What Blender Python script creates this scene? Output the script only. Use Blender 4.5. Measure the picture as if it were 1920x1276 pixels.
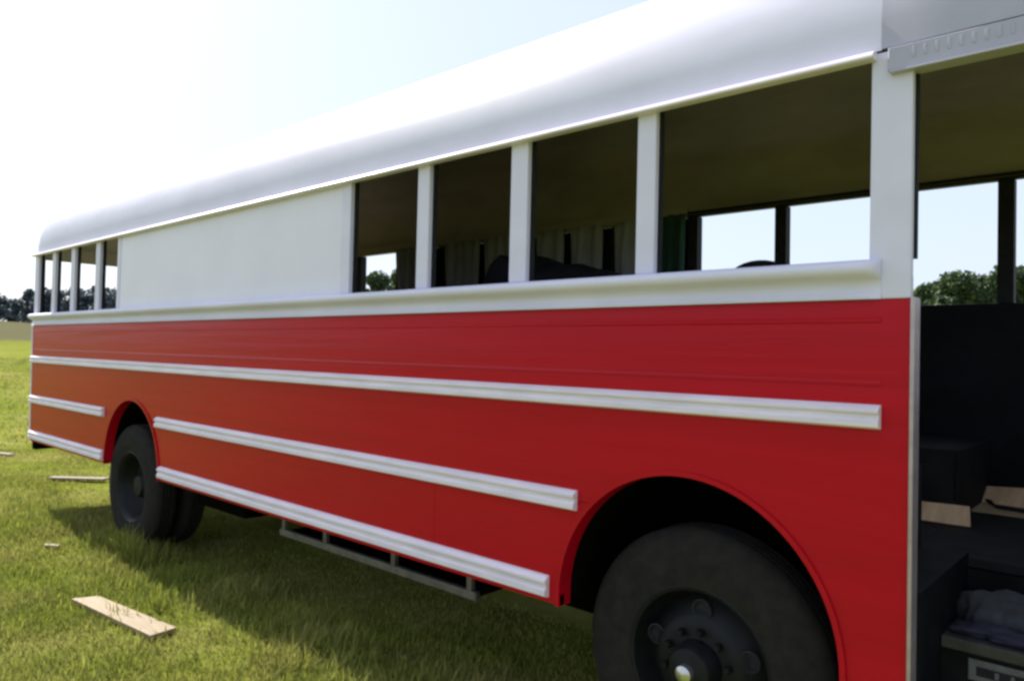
import bpy, bmesh, math, random
import numpy as np
from mathutils import Vector, Matrix

# ---------------------------------------------------------------- clear
for o in list(bpy.data.objects):
    bpy.data.objects.remove(o, do_unlink=True)
S = bpy.context.scene
COL = S.collection
random.seed(7)
RNG = np.random.default_rng(11)

# ---------------------------------------------------------------- camera
cd = bpy.data.cameras.new('camera')
cam = bpy.data.objects.new('camera', cd)
COL.objects.link(cam)
cd.sensor_width = 36.0
cd.lens = 1393.0 / 1920.0 * 36.0
cd.clip_start = 0.05
cd.clip_end = 3000.0
YAW, PIT, ROL = 0.7388, 0.0157, 0.0200
fw = Vector((-math.sin(YAW) * math.cos(PIT), math.cos(YAW) * math.cos(PIT), math.sin(PIT)))
r0 = Vector((math.cos(YAW), math.sin(YAW), 0))
u0 = r0.cross(fw)
rr = r0 * math.cos(ROL) + u0 * math.sin(ROL)
uu = -r0 * math.sin(ROL) + u0 * math.cos(ROL)
CAMPOS = Vector((0.0, -2.667, 1.7857))
m = Matrix((rr, uu, -fw)).transposed().to_4x4()
m.translation = CAMPOS
cam.matrix_world = m
S.camera = cam

# ---------------------------------------------------------------- world, sun, exposure
SUN_DIR = Vector((-1.22, 0.06, 1.0)).normalized()      # towards the sun: behind the bus's tail
EL = math.asin(SUN_DIR.z)
AZ = math.atan2(SUN_DIR.x, SUN_DIR.y)
W = bpy.data.worlds.new('World')
S.world = W
W.use_nodes = True
wn = W.node_tree
bg = wn.nodes['Background']
sky = wn.nodes.new('ShaderNodeTexSky')
sky.sky_type = 'NISHITA'
sky.sun_disc = False
sky.sun_elevation = EL
sky.sun_rotation = AZ
sky.air_density = 1.0
sky.dust_density = 1.8
sky.ozone_density = 1.0
bg.inputs['Strength'].default_value = 0.11
# thin, even summer haze veiling the clear sky
veil = wn.nodes.new('ShaderNodeMix')
veil.data_type = 'RGBA'
veil.inputs['Factor'].default_value = 0.82
veil.inputs[7].default_value = (3.9, 4.4, 5.3, 1)
wn.links.new(sky.outputs['Color'], veil.inputs[6])
wn.links.new(veil.outputs[2], bg.inputs['Color'])

sl = bpy.data.lights.new('sun', 'SUN')
sl.energy = 5.0
sl.angle = math.radians(0.6)
sl.color = (1.0, 0.95, 0.86)
sun = bpy.data.objects.new('sun', sl)
COL.objects.link(sun)
sun.rotation_euler = (-SUN_DIR).to_track_quat('-Z', 'Y').to_euler()
sun.location = (-20, 5, 30)

S.render.engine = 'CYCLES'
S.cycles.use_denoising = True
S.cycles.max_bounces = 8
S.cycles.diffuse_bounces = 5
S.cycles.pixel_filter_type = 'BLACKMAN_HARRIS'
S.cycles.filter_width = 2.8
S.view_settings.view_transform = 'Standard'
S.view_settings.look = 'None'
S.view_settings.gamma = 1.0
S.view_settings.exposure = 0.95

# ---------------------------------------------------------------- materials
def newmat(name):
    mt = bpy.data.materials.new(name)
    mt.use_nodes = True
    nt = mt.node_tree
    return mt, nt, nt.nodes['Principled BSDF']

def mat(name, col, rough=0.5, metal=0.0, var=0.12, scale=6.0, bump=0.0, bscale=30.0,
        coat=0.0, spec=0.5, stretch=(1, 1, 1), col2=None, lo=0.35, hi=0.65):
    mt, nt, b = newmat(name)
    N, L = nt.nodes, nt.links
    tc = N.new('ShaderNodeTexCoord')
    mp = N.new('ShaderNodeMapping')
    mp.inputs['Scale'].default_value = stretch
    L.new(tc.outputs['Object'], mp.inputs['Vector'])
    nz = N.new('ShaderNodeTexNoise')
    nz.inputs['Scale'].default_value = scale
    nz.inputs['Detail'].default_value = 6
    nz.inputs['Roughness'].default_value = 0.6
    L.new(mp.outputs['Vector'], nz.inputs['Vector'])
    cr = N.new('ShaderNodeValToRGB')
    c2 = col2 if col2 else tuple(c * (1 - var) for c in col)
    cr.color_ramp.elements[0].position = lo
    cr.color_ramp.elements[1].position = hi
    cr.color_ramp.elements[0].color = (*c2, 1)
    cr.color_ramp.elements[1].color = (*col, 1)
    L.new(nz.outputs['Fac'], cr.inputs['Fac'])
    L.new(cr.outputs['Color'], b.inputs['Base Color'])
    b.inputs['Roughness'].default_value = rough
    b.inputs['Metallic'].default_value = metal
    b.inputs['Specular IOR Level'].default_value = spec
    if coat:
        b.inputs['Coat Weight'].default_value = coat
        b.inputs['Coat Roughness'].default_value = 0.08
    if bump:
        nb = N.new('ShaderNodeTexNoise')
        nb.inputs['Scale'].default_value = bscale
        nb.inputs['Detail'].default_value = 3
        L.new(mp.outputs['Vector'], nb.inputs['Vector'])
        bp = N.new('ShaderNodeBump')
        bp.inputs['Strength'].default_value = 0.6
        bp.inputs['Distance'].default_value = bump
        L.new(nb.outputs['Fac'], bp.inputs['Height'])
        L.new(bp.outputs['Normal'], b.inputs['Normal'])
    return mt

M = {}
M['red'] = mat('red_paint', (0.46, 0.003, 0.016), 0.25, var=0.13, scale=2.2, bump=0.005, bscale=2.4, spec=0.19, stretch=(0.18, 1, 5.0))
M['white'] = mat('white_paint', (0.69, 0.675, 0.83), 0.50, var=0.09, scale=3.0, bump=0.002, bscale=2.5, stretch=(0.6, 1, 1))
M['white_panel'] = mat('white_sheet', (0.75, 0.735, 0.86), 0.38, var=0.06, scale=1.5, bump=0.004, bscale=1.6)
M['rail'] = mat('rub_rail_paint', (0.80, 0.735, 0.84), 0.35, var=0.16, scale=9.0, stretch=(0.4, 1, 3))
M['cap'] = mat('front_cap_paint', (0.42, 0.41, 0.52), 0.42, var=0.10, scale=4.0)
M['alu'] = mat('aluminium_trim', (0.50, 0.42, 0.46), 0.42, metal=0.6, var=0.2, scale=14.0)
M['dark'] = mat('dark_rubber', (0.025, 0.026, 0.030), 0.6, spec=0.1, var=0.3, scale=20)
M['chassis'] = mat('chassis_black', (0.004, 0.004, 0.004), 0.9, spec=0.0, var=0.4, scale=9, col2=(0.006, 0.005, 0.004))
M['ceiling'] = mat('brown_ceiling', (0.40, 0.355, 0.325), 0.6, var=0.35, scale=2.2, stretch=(0.4, 1, 1))
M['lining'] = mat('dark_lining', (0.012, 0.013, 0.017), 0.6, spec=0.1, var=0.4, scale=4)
M['plywood'] = mat('plywood_floor', (0.50, 0.36, 0.22), 0.7, var=0.35, scale=5, stretch=(0.5, 4, 1))
M['floor_mat'] = mat('floor_mat', (0.020, 0.020, 0.022), 0.7, var=0.5, scale=6, spec=0.15)
M['tyre'] = mat('tyre_rubber', (0.018, 0.017, 0.017), 0.85, spec=0.08, var=0.35, scale=16, bump=0.002, bscale=60, col2=(0.027, 0.025, 0.022))
M['rim'] = mat('rim_black', (0.009, 0.010, 0.012), 0.5, spec=0.2, var=0.4, scale=18)
M['chrome'] = mat('hub_metal', (0.62, 0.62, 0.60), 0.28, metal=0.9, var=0.2, scale=25)
M['steel'] = mat('grey_steel', (0.20, 0.19, 0.17), 0.55, metal=0.3, var=0.4, scale=12)
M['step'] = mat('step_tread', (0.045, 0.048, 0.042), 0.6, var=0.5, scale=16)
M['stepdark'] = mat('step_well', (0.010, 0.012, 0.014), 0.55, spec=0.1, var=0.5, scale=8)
M['plate'] = mat('pale_plate', (0.13, 0.135, 0.14), 0.6, var=0.3, scale=20)
M['curtain'] = mat('grey_curtain', (0.40, 0.42, 0.50), 0.85, var=0.25, scale=7, stretch=(2, 2, 0.3))
M['green_curtain'] = mat('green_curtain', (0.03, 0.10, 0.085), 0.85, var=0.5, scale=9, stretch=(3, 3, 0.3))
M['blanket'] = mat('dark_blanket', (0.022, 0.022, 0.03), 0.85, spec=0.1, var=0.4, scale=6, bump=0.02, bscale=5)
M['rag'] = mat('grey_rag', (0.055, 0.06, 0.07), 0.9, var=0.4, scale=12)
M['glove'] = mat('blue_tarp', (0.02, 0.022, 0.045), 0.7, var=0.4, scale=12)
M['tail'] = mat('tail_lens', (0.45, 0.10, 0.01), 0.25, var=0.1)
M['pine'] = mat('pine_board', (0.30, 0.22, 0.125), 0.7, var=0.25, scale=7, stretch=(0.6, 7, 7))
M['greywood'] = mat('weathered_board', (0.21, 0.18, 0.12), 0.8, var=0.3, scale=7, stretch=(0.6, 7, 7))
M['offcut'] = mat('sun_paled_offcut', (0.82, 0.56, 0.34), 0.7, var=0.3, scale=5, stretch=(4, 0.5, 1))  # wood colour lightened to stand in for a patch of sun
M['bark'] = mat('bark', (0.09, 0.07, 0.05), 0.9, var=0.4, scale=4)

def leafmat(name, c1, c2, c3):
    mt, nt, b = newmat(name)
    N, L = nt.nodes, nt.links
    g = N.new('ShaderNodeNewGeometry')
    cr = N.new('ShaderNodeValToRGB')
    cr.color_ramp.elements[0].color = (*c1, 1)
    cr.color_ramp.elements[1].color = (*c3, 1)
    e = cr.color_ramp.elements.new(0.5)
    e.color = (*c2, 1)
    L.new(g.outputs['Random Per Island'], cr.inputs['Fac'])
    L.new(cr.outputs['Color'], b.inputs['Base Color'])
    b.inputs['Roughness'].default_value = 0.6
    b.inputs['Transmission Weight'].default_value = 0.0
    tr = N.new('ShaderNodeBsdfTranslucent')
    L.new(cr.outputs['Color'], tr.inputs['Color'])
    mx = N.new('ShaderNodeMixShader')
    mx.inputs['Fac'].default_value = 0.3
    L.new(b.outputs['BSDF'], mx.inputs[1])
    L.new(tr.outputs['BSDF'], mx.inputs[2])
    L.new(mx.outputs['Shader'], nt.nodes['Material Output'].inputs['Surface'])
    return mt

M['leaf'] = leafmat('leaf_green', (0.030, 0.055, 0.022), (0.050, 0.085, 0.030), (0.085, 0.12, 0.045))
M['leaf_hazed'] = leafmat('leaf_haze_blue', (0.045, 0.066, 0.085), (0.064, 0.090, 0.110), (0.085, 0.112, 0.125))  # blue of distance haze mixed into the leaf colour

def grass_nodes(nt, bladed):
    N, L = nt.nodes, nt.links
    b = N['Principled BSDF']
    g = N.new('ShaderNodeNewGeometry')
    def noise(scale, detail=5, rough=0.6):
        n = N.new('ShaderNodeTexNoise')
        n.inputs['Scale'].default_value = scale
        n.inputs['Detail'].default_value = detail
        n.inputs['Roughness'].default_value = rough
        L.new(g.outputs['Position'], n.inputs['Vector'])
        return n
    n1, n2, n3 = noise(0.9), noise(3.3), noise(0.07, 4)
    def ramp(src, p0, p1, c0, c1):
        r = N.new('ShaderNodeValToRGB')
        r.color_ramp.elements[0].position = p0
        r.color_ramp.elements[1].position = p1
        r.color_ramp.elements[0].color = (*c0, 1)
        r.color_ramp.elements[1].color = (*c1, 1)
        L.new(src, r.inputs['Fac'])
        return r
    def mix(fac, a, c, mode='MIX'):
        x = N.new('ShaderNodeMix')
        x.data_type = 'RGBA'
        x.blend_type = mode
        if isinstance(fac, float):
            x.inputs['Factor'].default_value = fac
        else:
            L.new(fac, x.inputs['Factor'])
        L.new(a, x.inputs[6])
        L.new(c, x.inputs[7])
        return x.outputs[2]
    green = ramp(n2.outputs['Fac'], 0.32, 0.68, (0.205, 0.250, 0.038), (0.300, 0.335, 0.060))
    dry = ramp(n2.outputs['Fac'], 0.3, 0.7, (0.34, 0.300, 0.110), (0.45, 0.40, 0.175))
    f1 = ramp(n1.outputs['Fac'], 0.42, 0.66, (0.12, 0.12, 0.12), (0.75, 0.75, 0.75))
    c = mix(f1.outputs['Color'], green.outputs['Color'], dry.outputs['Color'])
    far = ramp(n3.outputs['Fac'], 0.35, 0.65, (0.80, 0.86, 0.78), (1.08, 1.04, 1.0))
    c = mix(1.0, c, far.outputs['Color'], 'MULTIPLY')
    # hay field beyond the mown grass
    sx = N.new('ShaderNodeSeparateXYZ')
    L.new(g.outputs['Position'], sx.inputs[0])
    mr = N.new('ShaderNodeMapRange')
    mr.inputs['From Min'].default_value = -66
    mr.inputs['From Max'].default_value = -76
    L.new(sx.outputs['X'], mr.inputs['Value'])
    hay = ramp(n2.outputs['Fac'], 0.3, 0.7, (0.165, 0.150, 0.095), (0.20, 0.18, 0.115))
    c = mix(mr.outputs['Result'], c, hay.outputs['Color'])
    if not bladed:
        blade_shade = N.new('ShaderNodeRGB')
        blade_shade.outputs[0].default_value = (0.64, 0.67, 0.58, 1)  # shade between grass blades, multiplied into the turf colour
        c = mix(1.0, c, blade_shade.outputs[0], 'MULTIPLY')
    if bladed:
        rp = ramp(g.outputs['Random Per Island'], 0.0, 1.0, (0.62, 0.66, 0.55), (1.25, 1.2, 1.15))
        c = mix(1.0, c, rp.outputs['Color'], 'MULTIPLY')
    L.new(c, b.inputs['Base Color'])
    b.inputs['Roughness'].default_value = 0.75
    b.inputs['Specular IOR Level'].default_value = 0.25 if bladed else 0.0
    if bladed:
        tr = N.new('ShaderNodeBsdfTranslucent')
        L.new(c, tr.inputs['Color'])
        mx = N.new('ShaderNodeMixShader')
        mx.inputs['Fac'].default_value = 0.4
        L.new(b.outputs['BSDF'], mx.inputs[1])
        L.new(tr.outputs['BSDF'], mx.inputs[2])
        L.new(mx.outputs['Shader'], N['Material Output'].inputs['Surface'])
    else:
        nb = noise(18, 6, 0.7)
        bp = N.new('ShaderNodeBump')
        bp.inputs['Distance'].default_value = 0.04
        bp.inputs['Strength'].default_value = 0.8
        L.new(nb.outputs['Fac'], bp.inputs['Height'])
        L.new(bp.outputs['Normal'], b.inputs['Normal'])

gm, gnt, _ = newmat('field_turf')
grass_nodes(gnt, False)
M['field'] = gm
gm2, gnt2, _ = newmat('grass_blades')
grass_nodes(gnt2, True)
M['grass'] = gm2

# ---------------------------------------------------------------- mesh helpers
class MB:
    def __init__(self):
        self.v, self.f = [], []
    def add(self, vs, fs):
        n = len(self.v)
        self.v += [tuple(p) for p in vs]
        self.f += [tuple(i + n for i in q) for q in fs]
    def box(self, x0, x1, y0, y1, z0, z1, sh=0.0):
        # sh: inward lean of the upper edge (in Y)
        self.add([(x0, y0, z0), (x1, y0, z0), (x1, y1, z0), (x0, y1, z0),
                  (x0, y0 + sh, z1), (x1, y0 + sh, z1), (x1, y1 + sh, z1), (x0, y1 + sh, z1)],
                 [(0, 3, 2, 1), (4, 5, 6, 7), (0, 1, 5, 4), (1, 2, 6, 5), (2, 3, 7, 6), (3, 0, 4, 7)])
    def prism_x(self, prof, x0, x1, rings=None):
        # prof: closed list of (y,z) ; rings: list of (x, scale_y)
        rings = rings or [(x0, 1.0), (x1, 1.0)]
        n = len(prof)
        vs = []
        for x, s in rings:
            vs += [(x, y * s if y < 0 else y, z) for y, z in prof]
        fs = []
        for k in range(len(rings) - 1):
            for i in range(n):
                j = (i + 1) % n
                fs.append((k * n + i, k * n + j, (k + 1) * n + j, (k + 1) * n + i))
        fs.append(tuple(range(n))[::-1])
        fs.append(tuple(range((len(rings) - 1) * n, len(rings) * n)))
        self.add(vs, fs)
    def poly_y(self, pts, y0, y1):
        # closed outline in (x,z), extruded along y
        n = len(pts)
        vs = [(x, y0, z) for x, z in pts] + [(x, y1, z) for x, z in pts]
        fs = [tuple(range(n)), tuple(range(n, 2 * n))[::-1]]
        for i in range(n):
            j = (i + 1) % n
            fs.append((i, i + n, j + n, j))
        self.add(vs, fs)
    def lathe_y(self, prof, cx, cz, seg=48, close=False):
        # prof: list of (r, y); revolve about the Y axis through (cx, cz)
        n = len(prof)
        vs, fs = [], []
        for k in range(seg):
            a = 2 * math.pi * k / seg
            for r, y in prof:
                vs.append((cx + r * math.cos(a), y, cz + r * math.sin(a)))
        for k in range(seg):
            k2 = (k + 1) % seg
            for i in range(n - 1 + (1 if close else 0)):
                j = (i + 1) % n
                fs.append((k * n + i, k * n + j, k2 * n + j, k2 * n + i))
        self.add(vs, fs)
    def tube(self, pts, r, seg=8):
        pts = [Vector(p) for p in pts]
        rs = r if isinstance(r, (list, tuple)) else [r] * len(pts)
        vs, fs = [], []
        for i, p in enumerate(pts):
            t = (pts[min(i + 1, len(pts) - 1)] - pts[max(i - 1, 0)]).normalized()
            a = t.orthogonal().normalized()
            b = t.cross(a)
            for k in range(seg):
                an = 2 * math.pi * k / seg
                vs.append(p + (a * math.cos(an) + b * math.sin(an)) * rs[i])
        for i in range(len(pts) - 1):
            for k in range(seg):
                k2 = (k + 1) % seg
                fs.append((i * seg + k, i * seg + k2, (i + 1) * seg + k2, (i + 1) * seg + k))
        fs.append(tuple(range(seg))[::-1])
        fs.append(tuple(range((len(pts) - 1) * seg, len(pts) * seg)))
        self.add(vs, fs)
    def build(self, name, material, parent=None, smooth=None, bevel=0.0, origin=None):
        me = bpy.data.meshes.new(name)
        o3 = Vector(origin) if origin is not None else Vector((0, 0, 0))
        me.from_pydata([tuple(Vector(p) - o3) for p in self.v], [], self.f)
        bm = bmesh.new()
        bm.from_mesh(me)
        bmesh.ops.recalc_face_normals(bm, faces=bm.faces)
        bm.to_mesh(me)
        bm.free()
        me.materials.append(M[material])
        ob = bpy.data.objects.new(name, me)
        COL.objects.link(ob)
        ob.location = o3
        if parent is not None:
            ob.parent = parent
            w = Vector(parent.location)
            q = parent.parent
            while q is not None:
                w += Vector(q.location)
                q = q.parent
            ob.location = o3 - w
        if smooth:
            for p in me.polygons:
                p.use_smooth = True
            if smooth is not True:
                try:
                    me.set_sharp_from_angle(angle=math.radians(smooth))
                except Exception:
                    pass
        if bevel:
            bv = ob.modifiers.new('bevel', 'BEVEL')
            bv.width = bevel
            bv.segments = 2
            bv.limit_method = 'ANGLE'
        return ob

def tag(o, label=None, cat=None, group=None, kind=None):
    if label: o['label'] = label
    if cat: o['category'] = cat
    if group: o['group'] = group
    if kind: o['kind'] = kind
    return o

def empty(name, loc):
    o = bpy.data.objects.new(name, None)
    o.location = loc
    o.empty_display_size = 0.3
    COL.objects.link(o)
    return o

def pt(parent, name, material, x0, x1, y0, y1, z0, z1, sh=0.0, bevel=0.0):
    b = MB()
    b.box(x0, x1, y0, y1, z0, z1, sh)
    return b.build(name, material, parent, bevel=bevel)

# ---------------------------------------------------------------- terrain
def ss(t):
    t = min(1.0, max(0.0, t))
    return t * t * (3 - 2 * t)

def terrain(x, y):
    d = -x - 10.5
    if d <= 0:
        r = 0.0
    elif d < 12:
        r = 0.036 * d * d / 24.0
    else:
        r = 0.036 * (d - 6.0)
    if d > 190:
        r = 0.036 * 184 + (d - 190) * 0.018
    dist = math.hypot(x + 4.5, y - 1.2)
    u = ss((dist - 9) / 25)
    r += u * 0.10 * (math.sin(x * 0.21 + 1.1) * math.cos(y * 0.17) + 0.5 * math.sin(x * 0.071 - y * 0.09))
    return r - 0.05 - 0.06 * ss((-x - 2.0) / 5.0)

def axis(vals):
    out = []
    for a, b, st in vals:
        n = max(1, int(round((b - a) / st)))
        out += [a + (b - a) * i / n for i in range(n)]
    out.append(vals[-1][1])
    return out

gx = axis([(-700, -220, 30), (-220, -60, 8), (-60, -16, 2), (-16, 4, 0.5), (4, 40, 4), (40, 400, 40)])
gy = axis([(-400, -60, 40), (-60, -8, 4), (-8, 8, 0.5), (8, 60, 4), (60, 220, 10), (220, 700, 40)])
gv, gf = [], []
for x in gx:
    for y in gy:
        gv.append((x, y, terrain(x, y)))
ny = len(gy)
for i in range(len(gx) - 1):
    for j in range(ny - 1):
        a = i * ny + j
        gf.append((a, a + ny, a + ny + 1, a + 1))
b = MB()
b.v, b.f = gv, gf
fld = b.build('field', 'field', smooth=True)
tag(fld, 'mown green field with dry yellowish patches under the bus', 'field', kind='structure')

# ---------------------------------------------------------------- the bus
BUS = empty('bus', (-4.8, 1.2, 0.0))
tag(BUS, 'stripped red and white bus with glassless windows standing on the grass', 'bus')

XR, XP = -10.05, -0.672        # tail, rear edge of the doorway
XF = 0.42                      # front face
WB, WT = 2.122, 2.796          # window openings: bottom, top
LEAN = 0.004
FWT = 2.818                    # top of the far openings
FY = 2.40                      # far side

ARCH_F = (-1.490, 0.690, 0.613)
ARCH_R = (-7.070, 0.665, 0.615)
SK = 0.642

def arc(c, a0, a1, n):
    return [(c[0] + c[2] * math.cos(math.radians(a0 + (a1 - a0) * i / n)),
             c[1] + c[2] * math.sin(math.radians(a0 + (a1 - a0) * i / n))) for i in range(n + 1)]

def ang_at(c, z):
    return math.degrees(math.asin((z - c[1]) / c[2]))

ZU, ZM = 1.592, 1.128     # panel joints, hidden under the rub rails
G = 0.001
def red_panels(y0, y1, parent):
    P = []
    # the sheets lap under the rub rails
        # middle strake with the crowns of both arches
    aR, aF = ang_at(ARCH_R, ZM + G), ang_at(ARCH_F, ZM + G)
    P.append([(XR + G, 1.986), (XR + G, ZM + G)] + arc(ARCH_R, 180 - aR, aR, 28) + arc(ARCH_F, 180 - aF, 0, 34) + [(ARCH_F[0] + ARCH_F[2], 0.40), (XP - 0.001, 0.40), (XP - 0.001, 1.986)])
    # lower strake
    aR, aF = ang_at(ARCH_R, ZM - G), ang_at(ARCH_F, ZM - G)
    P.append([(XR + G, ZM - G), (XR + G, SK)] + [(ARCH_R[0] - ARCH_R[2], SK)] + arc(ARCH_R, 180, 180 - aR, 16))
    P.append(arc(ARCH_R, aR, 0, 16) + [(ARCH_R[0] + ARCH_R[2], SK), (-2.962 - G, SK), (-2.962 - G, ZM - G)])
    P.append([(-2.962 + G, ZM - G), (-2.962 + G, SK), (ARCH_F[0] - ARCH_F[2], SK)] + arc(ARCH_F, 180, 180 - aF, 16))
    for k, p in enumerate(P):
        b = MB()
        b.poly_y(p, y0, y1)
        b.build('side_panel', 'red', parent)

red_panels(0.0, 0.03, BUS)
red_panels(FY - 0.03, FY, BUS)

# stamped beads along the red sheets
for z in (1.917, 1.703):
    b = MB()
    b.prism_x([(0.002, z - 0.012), (-0.004, z - 0.004), (-0.004, z + 0.004), (0.002, z + 0.012)], XR + 0.02, XP - 0.09)
    b.build('bead', 'red', BUS)
# pale trim on the edge of the doorway
b = MB()
b.box(XP + 0.001, XP + 0.015, -0.010, 0.06, 0.36, 1.992)
b.build('door_trim', 'alu', BUS, bevel=0.004)

# arch lips
def lip(c, zlo):
    pts = [(c[0] - c[2], zlo)] + arc(c, 180, 0, 40) + [(c[0] + c[2], zlo)]
    outer = [(c[0] - c[2] - 0.020, zlo)] + arc((c[0], c[1], c[2] + 0.020), 180, 0, 40) + [(c[0] + c[2] + 0.020, zlo)]
    b = MB()
    n = len(pts)
    vs = []
    for y in (-0.011, 0.075):
        vs += [(x, y, z) for x, z in pts] + [(x, y, z) for x, z in outer]
    fs = []
    for i in range(n - 1):
        fs.append((i, i + 1, n + i + 1, n + i))
        fs.append((2 * n + i, 2 * n + i + 1, i + 1, i))
        fs.append((n + i, n + i + 1, 3 * n + i + 1, 3 * n + i))
    b.add(vs, fs)
    return b
lip(ARCH_F, SK - 0.004).build('arch_lip', 'red', BUS, smooth=40)
lip(ARCH_R, SK - 0.004).build('arch_lip', 'red', BUS, smooth=40)

# black wheel houses
for c in (ARCH_F, ARCH_R):
    for y0, y1 in ((0.05, 0.86), (FY - 0.86, FY - 0.05)):
        b = MB()
        o = arc((c[0], c[1], c[2] + 0.012), 180, 0, 24)
        o = [(o[0][0], SK)] + o + [(o[-1][0], SK)]
        n = len(o)
        yi = y1 if y0 < 1 else y0
        b.add([(x, y0, z) for x, z in o] + [(x, y1, z) for x, z in o] + [(x, yi, z) for x, z in o],
              [(i, i + 1, n + i + 1, n + i) for i in range(n - 1)] + [tuple(range(2 * n, 3 * n))])
        b.build('wheel_house', 'chassis', BUS)

# rub rails
def railprof(z0, z1, d=0.034):
    h = z1 - z0
    q = [(0.004, 0.0), (-0.45 * d, 0.02), (-d, 0.10), (-d, 0.36), (-0.72 * d, 0.42), (-0.72 * d, 0.60),
         (-d, 0.66), (-d, 0.80), (-0.4 * d, 0.97), (0.004, 1.0)]
    return [(y, z0 + h * t) for y, t in q]
for z0, z1, xa, xb in ((1.551, 1.635, XR + 0.01, -0.757), (1.083, 1.176, XR + 0.01, -7.725), (1.083, 1.176, -6.50, -2.015),
                       (0.664, 0.766, XR + 0.02, -7.72), (0.664, 0.766, -6.42, -2.168)):
    b = MB()
    b.prism_x(railprof(z0, z1), xa, xb)
    b.build('rub_rail', 'rail', BUS, bevel=0.003)
    b = MB()
    b.prism_x([(FY - 0.004, z0), (FY + 0.03, z0 + 0.01), (FY + 0.03, z1 - 0.01), (FY - 0.004, z1)], xa, xb)
    b.build('rub_rail', 'rail', BUS)

# belt moulding under the windows
bp_ = [(-0.002, 1.988), (-0.022, 1.988), (-0.024, 1.996), (-0.010, 2.006), (-0.006, 2.030), (-0.009, 2.046), (-0.022, 2.056), (-0.046, 2.064),
       (-0.058, 2.076), (-0.063, 2.090), (-0.058, 2.106), (-0.044, 2.117), (-0.020, 2.121), (-0.002, 2.121)]
b = MB()
b.prism_x(bp_, 0, 0, rings=[(XR - 0.01, 1.0), (-0.835, 1.0), (-0.80, 0.95), (-0.775, 0.72), (-0.762, 0.25)])
b.build('belt_moulding', 'white', BUS, smooth=50)
b = MB()
b.prism_x([(FY - 0.04, 1.988), (FY + 0.01, 1.988), (FY + 0.05, 2.08), (FY + 0.0, 2.121), (FY - 0.04, 2.121)], XR, XF - 0.02)
b.build('belt_moulding', 'white', BUS)

# near side window posts (they lean inwards with the body)
near_posts = [(-0.802, XP), (-1.735, -1.644), (-2.462, -2.352), (-3.162, -3.064), (-3.880, -3.787),
              (-7.515, -7.440), (-8.085, -7.970), (-8.810, -8.695), (-9.430, -9.322), (XR, -9.925)]
for i, (a, c) in enumerate(near_posts):
    b = MB()
    b.box(a, c, 0.0, 0.032, WB if i else 1.988, WT + 0.025 if i else 2.8215, LEAN)
    p = b.build('window_post', 'white', BUS, bevel=0.006)
    b = MB()
    b.box(a - 0.006, c + 0.006, 0.036, 0.058, WB, WT + 0.02, LEAN)
    b.build('window_channel', 'dark', p)
# blanked-off windows: two sheets
for a, c in ((-7.437, -3.884),):
    b = MB()
    b.box(a, c, 0.006, 0.026, WB + 0.002, WT + 0.02, LEAN)
    b.build('blank_panel', 'white_panel', BUS)
b = MB()
b.box(-7.5, -3.80, 0.040, 0.05, WB, WT, LEAN)
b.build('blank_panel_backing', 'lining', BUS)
# window sill behind the belt
pt(BUS, 'belt_sheet', 'white', XR, -0.804, 0.0, 0.04, 1.988, 2.1205)
pt(BUS, 'window_sill', 'alu', XR + 0.02, -0.80, 0.046, 0.085, 2.07, 2.128)

# drip rail over the windows
dz = 2.793
dr = [(0.010, dz + 0.002), (-0.032, dz), (-0.042, dz + 0.006), (-0.040, dz + 0.016), (-0.026, dz + 0.028), (0.010, dz + 0.034)]
b = MB()
b.prism_x(dr, XR - 0.01, -0.785)
b.build('drip_rail', 'rail', BUS, bevel=0.002)

# roof
RP = [(0.004, 2.828), (0.005, 2.93), (0.018, 3.05), (0.052, 3.17), (0.112, 3.28), (0.205, 3.378), (0.335, 3.46),
      (0.54, 3.525), (0.78, 3.565), (1.20, 3.585)]
RP = RP + [(FY - y, z) for y, z in RP[-2::-1]]
def roofring(prof, x, s, inset=0.0):
    out = []
    for y, z in prof:
        out.append((x, y + (inset if y < 1.2 else -inset) * min(1, abs(y - 1.2) * 4), 2.828 + (z - 2.828) * s))
    return out
def roof_mesh(prof, rings):
    b = MB()
    n = len(prof)
    vs = []
    for x, s, ins in rings:
        vs += roofring(prof, x, s, ins)
    fs = []
    for k in range(len(rings) - 1):
        for i in range(n - 1):
            fs.append((k * n + i, k * n + i + 1, (k + 1) * n + i + 1, (k + 1) * n + i))
    b.add(vs, fs)
    return b, n, len(rings)
rings = [(XR - 0.02, 0.84, 0.035), (XR + 0.02, 0.92, 0.012), (XR + 0.10, 0.97, 0.003), (XR + 0.25, 0.99, 0.0), (XR + 0.50, 1.0, 0)]
x = XR + 1.2
while x < -1.2:
    rings.append((x, 1.0, 0))
    x += 0.71
rings += [(-0.77, 1.0, 0)]
b, n, k = roof_mesh(RP, rings)
b.f.append(tuple(range(n)))
b.build('roof', 'white', BUS, smooth=60)
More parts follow.
